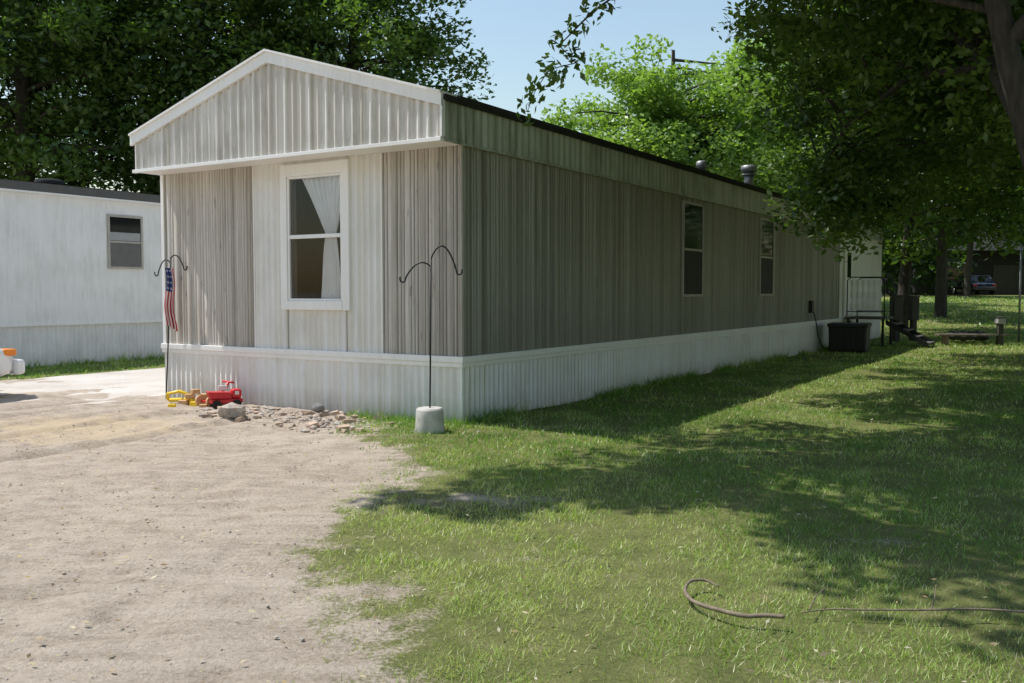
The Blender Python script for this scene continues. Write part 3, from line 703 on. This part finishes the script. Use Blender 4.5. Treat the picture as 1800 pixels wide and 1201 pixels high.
cv=np.zeros((n,3,3)); cv[:,0]=base*.7; cv[:,1]=base*.7; cv[:,2]=np.clip(base*1.2,0,.8)
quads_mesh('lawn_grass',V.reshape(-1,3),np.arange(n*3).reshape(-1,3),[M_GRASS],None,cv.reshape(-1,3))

# ---------------------------------------------------------------- fallen leaves & sticks
n=3000; x=RNG.uniform(-5,5,n); y=2.8+9*RNG.random(n)**1.3; d=dirtmask(x,y); a,b=w2l(x,y); k=((RNG.random(n)<.35+.4*d))&~((a>-.05)&(b<W)&(b>-.05)); x,y,d=x[k],y[k],d[k]; n=len(x)
an=RNG.uniform(0,6.28,n); s=RNG.uniform(.006,.024,n); z=.004+.030*(1-d)
ex=np.stack([np.cos(an),np.sin(an),RNG.uniform(-.3,.3,n)],1)*s[:,None]; ey=np.stack([-np.sin(an),np.cos(an),RNG.uniform(-.5,.5,n)],1)*s[:,None]*.4
c=np.stack([x,y,z+.012],1); V=np.stack([c-ex,c-ey,c+ex,c+ey],1).reshape(-1,3)
cl=np.array([[.50,.38,.22],[.62,.52,.36],[.30,.20,.12],[.55,.50,.40],[.2,.15,.1]])[RNG.integers(0,5,n)]
quads_mesh('fallen_leaves',V,np.arange(n*4).reshape(-1,4),[M_LEAF],None,np.repeat(cl,4,0))
M_STICK=simple('stick_bark',(.20,.155,.11),.9,0,.35,30,.5)
bm=bmesh.new()
cp=catmull([(1.02,4.56,.045),(.97,4.63,.055),(.89,4.60,.06),(.84,4.48,.05),(.855,4.34,.045),(.93,4.22,.05),(1.04,4.13,.05),(1.13,4.12,.055),(1.21,4.09,.06)],5)
bmtube(bm,[tuple(p) for p in cp],list(np.interp(np.linspace(0,1,len(cp)),[0,.15,.6,1],[.004,.007,.0105,.010])),8)
addobj('stick',bm,M_STICK)
bm=bmesh.new()
cp=catmull([(1.32,4.20,.04),(1.45,4.23,.045),(1.6,4.21,.05),(1.9,4.18,.06),(2.15,4.215,.05),(2.45,4.15,.05),(2.8,4.05,.05)],4)
bmtube(bm,[tuple(p) for p in cp],list(np.linspace(.003,.007,len(cp))),7); bmtube(bm,[(1.9,4.18,.06),(1.97,4.30,.075),(2.03,4.42,.10)],[.004,.003,.002],6); bmtube(bm,[(1.36,4.22,.045),(1.44,4.38,.055),(1.55,4.53,.06)],[.003,.003,.002],6)
addobj('stick',bm,M_STICK)

# ---------------------------------------------------------------- TREES
class TB:
    def __init__(s): s.V=[];s.F=[];s.M=[];s.C=[];s.n=0
    def tube(s,pts,rad,seg=7):
        pts=np.array(pts,float); n=len(pts); d=np.gradient(pts,axis=0); d/=np.linalg.norm(d,axis=1)[:,None]+1e-9
        ref=np.array([.31,.95,.1]); sv=np.cross(d,ref); sv/=np.linalg.norm(sv,axis=1)[:,None]+1e-9; tv=np.cross(d,sv)
        an=np.arange(seg)*2*np.pi/seg; R=np.asarray(rad)[:,None,None]
        ring=pts[:,None,:]+R*(np.cos(an)[None,:,None]*sv[:,None,:]+np.sin(an)[None,:,None]*tv[:,None,:])
        V=ring.reshape(-1,3); i,k=np.meshgrid(np.arange(n-1),np.arange(seg),indexing='ij'); i=i.ravel();k=k.ravel()
        F=np.stack([i*seg+k,i*seg+(k+1)%seg,(i+1)*seg+(k+1)%seg,(i+1)*seg+k],1)+s.n
        s.V.append(V);s.F.append(F);s.M.append(np.zeros(len(F)));s.C.append(np.full((len(V),3),.1));s.n+=len(V)
    def leaves(s,cen,rad,num,size,c_lo,c_hi,flat=.65,droop=0):
        K=len(cen); idx=np.repeat(np.arange(K),num); n=len(idx)
        g=RNG.normal(0,1,(n,3)); g/=np.linalg.norm(g,axis=1)[:,None]; rr=RNG.random(n)**.45
        p=cen[idx]+g*(rr*rad[idx]*1.0)[:,None]*np.array([1,1,flat])
        d1=RNG.normal(0,1,(n,3)); d1[:,2]=d1[:,2]*.6-droop; d1/=np.linalg.norm(d1,axis=1)[:,None]
        up=RNG.normal(0,.55,(n,3)); up[:,2]+=1; d2=np.cross(up,d1); d2/=np.linalg.norm(d2,axis=1)[:,None]
        sz=size*RNG.uniform(.6,1.25,n)[:,None]
        V=np.stack([p-d1*sz*.5,p+d2*sz*.27-d1*sz*.05,p+d1*sz*.5,p-d2*sz*.27-d1*sz*.05],1).reshape(-1,3)
        t=np.clip(RNG.random(K)[idx]*.6+RNG.random(n)*.4,0,1)[:,None]; C=np.repeat(c_lo+(c_hi-c_lo)*t,4,0)
        F=np.arange(n*4).reshape(-1,4)+s.n
        s.V.append(V);s.F.append(F);s.M.append(np.ones(n));s.C.append(C);s.n+=n*4
    def limb_to(s,spine,c,r0,r1=.008,sag=.1):
        spine=np.asarray(spine); dist=np.linalg.norm(spine-c,axis=1)+np.maximum(0,spine[:,2]-c[2])*.8; a=spine[np.argmin(dist)]
        t=np.linspace(0,1,6)[:,None]; L_=np.linalg.norm(c-a); mid=RNG.normal(0,.08*L_,3)+np.array([0,0,sag*L_])
        pts=a*(1-t)+c*t+mid*(4*t*(1-t))*.6; s.tube(pts,np.linspace(r0,r1,6),5)
    def build(s,name):
        return quads_mesh(name,np.concatenate(s.V),np.concatenate(s.F),[M_BARK,M_LEAF],np.concatenate(s.M),np.concatenate(s.C))
def ell(c,r,n,hollow=.35):
    g=RNG.normal(0,1,(n,3)); g/=np.linalg.norm(g,axis=1)[:,None]; rr=(hollow+(1-hollow)*RNG.random(n))**.7
    return np.array(c)+g*rr[:,None]*np.array(r)
def dens(pts,m=8): 
    pts=np.array(pts,float); out=[]
    for i in range(len(pts)-1):
        for t in np.linspace(0,1,m,endpoint=False): out.append(pts[i]*(1-t)+pts[i+1]*t)
    out.append(pts[-1]); return np.array(out)
DK=(np.array([.025,.058,.013]),np.array([.085,.15,.030]))
MD=(np.array([.032,.070,.015]),np.array([.17,.26,.052]))
LT=(np.array([.14,.23,.05]),np.array([.31,.43,.12]))
t=TB()
tr=[(5.80,9.0,-.1),(5.52,9,1.2),(5.18,9,2.2),(4.95,9.05,3.0),(4.76,9.1,3.7),(4.62,9.2,4.5),(4.2,9.3,5.8),(3.6,9.4,7.2)]
t.tube(tr,[.24,.18,.15,.13,.115,.10,.085,.05],10)
l1=[(4.95,9.05,3.0),(5.3,10.5,4.0),(5.8,12.5,4.9),(6.4,14.5,5.6),(6.8,16,6.3)]; l2=[(4.55,9.25,5.0),(2.8,9.2,5.9),(1.0,9.2,6.5),(-1.2,9.2,7.0),(-3.0,8.6,7.2)]
l3=[(4.76,9.1,3.9),(5.6,8.2,5.0),(6.8,7.2,6.2)]; l4=[(4.68,9.2,4.2),(3.9,10.2,4.75),(3.2,10.8,5.0),(2.2,10.6,5.05),(1.4,9.8,4.8),(.8,9.2,4.35)]
l5=[(5.3,10.5,4.0),(5.0,12,4.2),(4.7,13.4,3.8),(4.6,14.2,3.2)]; l6=[(3.6,9.4,7.2),(2.0,7.5,7.4),(.3,6.2,7.2)]; l7=[(4.2,9.3,5.8),(3.9,12,6.9),(4.2,15,7.9),(5,17.5,8.6)]
for l,r0,r1 in ((l1,.10,.04),(l2,.09,.03),(l3,.09,.03),(l4,.04,.010),(l5,.05,.015),(l6,.06,.02),(l7,.09,.03)): t.tube(dens(l,3),np.linspace(r0,r1,len(dens(l,3))),8)
spine=np.concatenate([dens(q) for q in (tr[3:],l1,l2,l3,l4,l5,l6,l7)])
E1=ell((4.2,8.4,7.0),(4.3,4.1,1.7),205,.1); E2=ell((-.3,9.2,7.1),(2.9,2.9,1.0),98,.1); E3=ell((6.3,13.6,5.0),(3.3,3.0,2.0),300,.1); E4=ell((5.0,13.6,3.0),(.9,1.2,.95),40,.1)
E5=np.array([(1.25,9.6,4.55),(1.0,9.4,4.4),(.78,9.2,4.2),(.6,9.1,4.0),(.45,9.1,3.85),(.62,9.15,3.7),(.35,9.0,3.6),(.22,9.0,3.4),(.15,9.0,3.22),(.42,9.05,3.55)])
E6=ell((4.6,10.6,5.2),(2.6,1.6,1.0),120,.1); E7=ell((3.4,13.2,7.7),(3.6,3.3,1.1),130,.1); E8=ell((5.2,17.2,8.7),(3.6,3.0,1.2),100,.1)
E9=ell((-.1,5.6,7.2),(1.9,.9,.6),16,.1); E11=ell((-3.5,8.2,7.2),(1.1,.8,.5),15,.1); E12=ell((-.1,7.1,7.2),(2.3,1.2,.8),40,.1)
E10=ell((6.2,10.4,3.8),(1.5,1.3,.8),45,.1)
for E in (E1,E2,E3,E6,E7,E8,E9,E10,E11,E12):
    for c in E[::3]: t.limb_to(spine,c,.018)
for c in E4[::2]: t.limb_to(spine,c,.012,.004,.02)
t.tube(E5[:9],np.linspace(.012,.003,9),5)
vis=np.concatenate([E3,E4,E6,E10]); t.leaves(vis,RNG.uniform(.35,.7,len(vis)),120,.12,DK[0],MD[1],.6,.3)
off=np.concatenate([E1,E2,E7,E8,E9,E11,E12]); t.leaves(off,RNG.uniform(.38,.68,len(off)),105,.20,DK[0],DK[1],.6,.1)
t.leaves(E5,np.full(len(E5),.13),26,.10,MD[0],MD[1],1.2,.8)
t.build('shade_tree')
def gtree(name,base,hgt,tr_r,ec,er,ncl,nlv,lsz,cl,crad=(.7,1.4),lean=(0,0),extra=None,hollow=.3):
    t=TB(); x,y=base; z0=float(gz(x,y))
    pts=[(x,y,z0-.2),(x+lean[0]*.2,y+lean[1]*.2,z0+hgt*.2),(x+lean[0]*.5,y+lean[1]*.5,z0+hgt*.45),(x+lean[0]*.8,y+lean[1]*.8,z0+hgt*.7),(x+lean[0],y+lean[1],z0+hgt*.9)]
    t.tube(dens(pts,3),np.linspace(tr_r,tr_r*.2,13),9)
    E=ell(ec,er,ncl,hollow)
    if extra is not None: E=np.concatenate([E,extra])
    spine=dens(pts,6); spine=spine[spine[:,2]>z0+hgt*.2]
    for c in E[::3]: t.limb_to(spine,c,tr_r*.22,.015)
    t.leaves(E,RNG.uniform(crad[0],crad[1],len(E)),nlv,lsz,cl[0],cl[1],.65,.1); return t.build(name)
gtree('shade_tree',(11.6,19.5),9,.28,(9.9,19.5,7.0),(5.2,4.6,3.6),220,170,.20,(DK[0],MD[1]),(.6,1.1),hollow=.15)
gtree('shade_tree',(13.7,33),11,.24,(14.5,32,7.8),(6.5,5,5.0),190,170,.26,(DK[0],MD[1]),(.8,1.5),(.6,0))
gtree('shade_tree',(19.2,42),12,.28,(20,42,8.6),(7,5,5.6),160,160,.32,DK,(.9,1.7))
gtree('shade_tree',(18.2,24),10,.3,(16,23,7.4),(5.5,6,4.0),200,160,.22,DK,(.7,1.3))
gtree('shade_tree',(12.5,11.5),9,.28,(11.5,12.5,6.8),(3.8,5,3.0),150,140,.2,DK,(.6,1.1))
gtree('maple_tree',(7.8,46),14,.4,(7.9,46,8.6),(6.1,5,5.2),260,200,.28,LT,(.8,1.5),hollow=.1)
gtree('maple_tree',(15.5,52),14,.4,(15.5,52,9),(6,5,6.5),170,170,.33,LT,(.9,1.7),hollow=.1)
for (bx,by,hh_,ex,ez,rx,rz_) in ((-17,33,17,-16.5,10.5,5.5,8),(-11.5,35,18,-11.5,11,5.2,8.2),(-6.0,36,16,-6.2,9.8,4.9,7.0),(-22,38,18,-22,11,6,8.5),(-14,42,19,-14,12,6,9)):
    gtree('cottonwood_tree',(bx,by),hh_,.42,(ex,by,ez),(rx,4.5,rz_),220,190,.26,(DK[0],np.array([.14,.22,.05])),(.8,1.5),hollow=.3)
t=TB(); cs=[]
for i in range(400):
    x=RNG.uniform(-60,75); y=RNG.uniform(78,95); cs.append((x,y,1+RNG.random()*7.5))
for i in range(90): cs.append((RNG.uniform(-28,-3),RNG.uniform(40,46),RNG.uniform(.5,5)))
for i in range(60): cs.append((RNG.uniform(8,30),RNG.uniform(74.0,77.5),RNG.uniform(2,9)))
for i in range(90): cs.append((RNG.uniform(39,75),RNG.uniform(60,70),RNG.uniform(2,10)))
for i in range(26): cs.append((RNG.uniform(24,31.5),RNG.uniform(66,70),RNG.uniform(2.5,8)))
for i in range(110): cs.append((RNG.uniform(27,46),RNG.uniform(60,66),RNG.uniform(5.6,13)))
for i in range(240):
    an=RNG.uniform(-2.9,.55); R0=RNG.uniform(34,46); cs.append((R0*math.cos(an),8+R0*math.sin(an),1+RNG.random()*11))
cs=np.array(cs); t.leaves(cs,RNG.uniform(1.6,3.4,len(cs)),115,.6,DK[0],DK[1],.8)
for i in range(30):
    x=RNG.uniform(-60,75); t.tube([(x,84,0),(x+.3,84,4),(x,84,8)],[.3,.25,.1],6)
for x in (30.5,37,43.5): t.tube([(x,63,1),(x+.2,63,5),(x,63,9)],[.22,.18,.1],6)
for i in range(18):
    an=-2.9+i*.19; x,y=40*math.cos(an),8+40*math.sin(an); t.tube([(x,y,0),(x+.3,y,4),(x,y,9)],[.35,.28,.1],6)
t.build('distant_trees')

# ---------------------------------------------------------------- LIGHT, SKY, CAMERA
az_off=math.radians(14); elev=math.radians(61)
hx=VX*math.cos(az_off)-UX*math.sin(az_off); hy=VY*math.cos(az_off)-UY*math.sin(az_off)
S=Vector((hx*math.cos(elev),hy*math.cos(elev),math.sin(elev)))
sd=bpy.data.lights.new('sun','SUN'); sd.energy=5.0; sd.angle=math.radians(.53); sd.color=(1,.97,.92)
so=bpy.data.objects.new('sun',sd); COL.objects.link(so); so.rotation_euler=S.to_track_quat('Z','Y').to_euler(); so.location=(0,0,30)
w=bpy.data.worlds.new('World'); scene.world=w; w.use_nodes=True; nt=w.node_tree; bg=nt.nodes['Background']
sk=N(nt,'ShaderNodeTexSky'); sk.sky_type='NISHITA'; sk.sun_disc=False; sk.sun_elevation=elev; sk.sun_rotation=math.atan2(hx,hy); sk.dust_density=.8; sk.air_density=1.6; sk.ozone_density=1.5; sk.altitude=0
nt.links.new(sk.outputs[0],bg.inputs['Color']); bg.inputs['Strength'].default_value=.15
cam=bpy.data.cameras.new('camera'); cam.sensor_width=36; cam.lens=32.96; cam.clip_end=3000; cam.clip_start=.05
co=bpy.data.objects.new('camera',cam); COL.objects.link(co); co.location=(0,0,1.5); co.rotation_euler=(math.radians(90-3.04),0,0)
scene.camera=co
scene.view_settings.view_transform='Standard'; scene.view_settings.look='None'; scene.view_settings.exposure=0
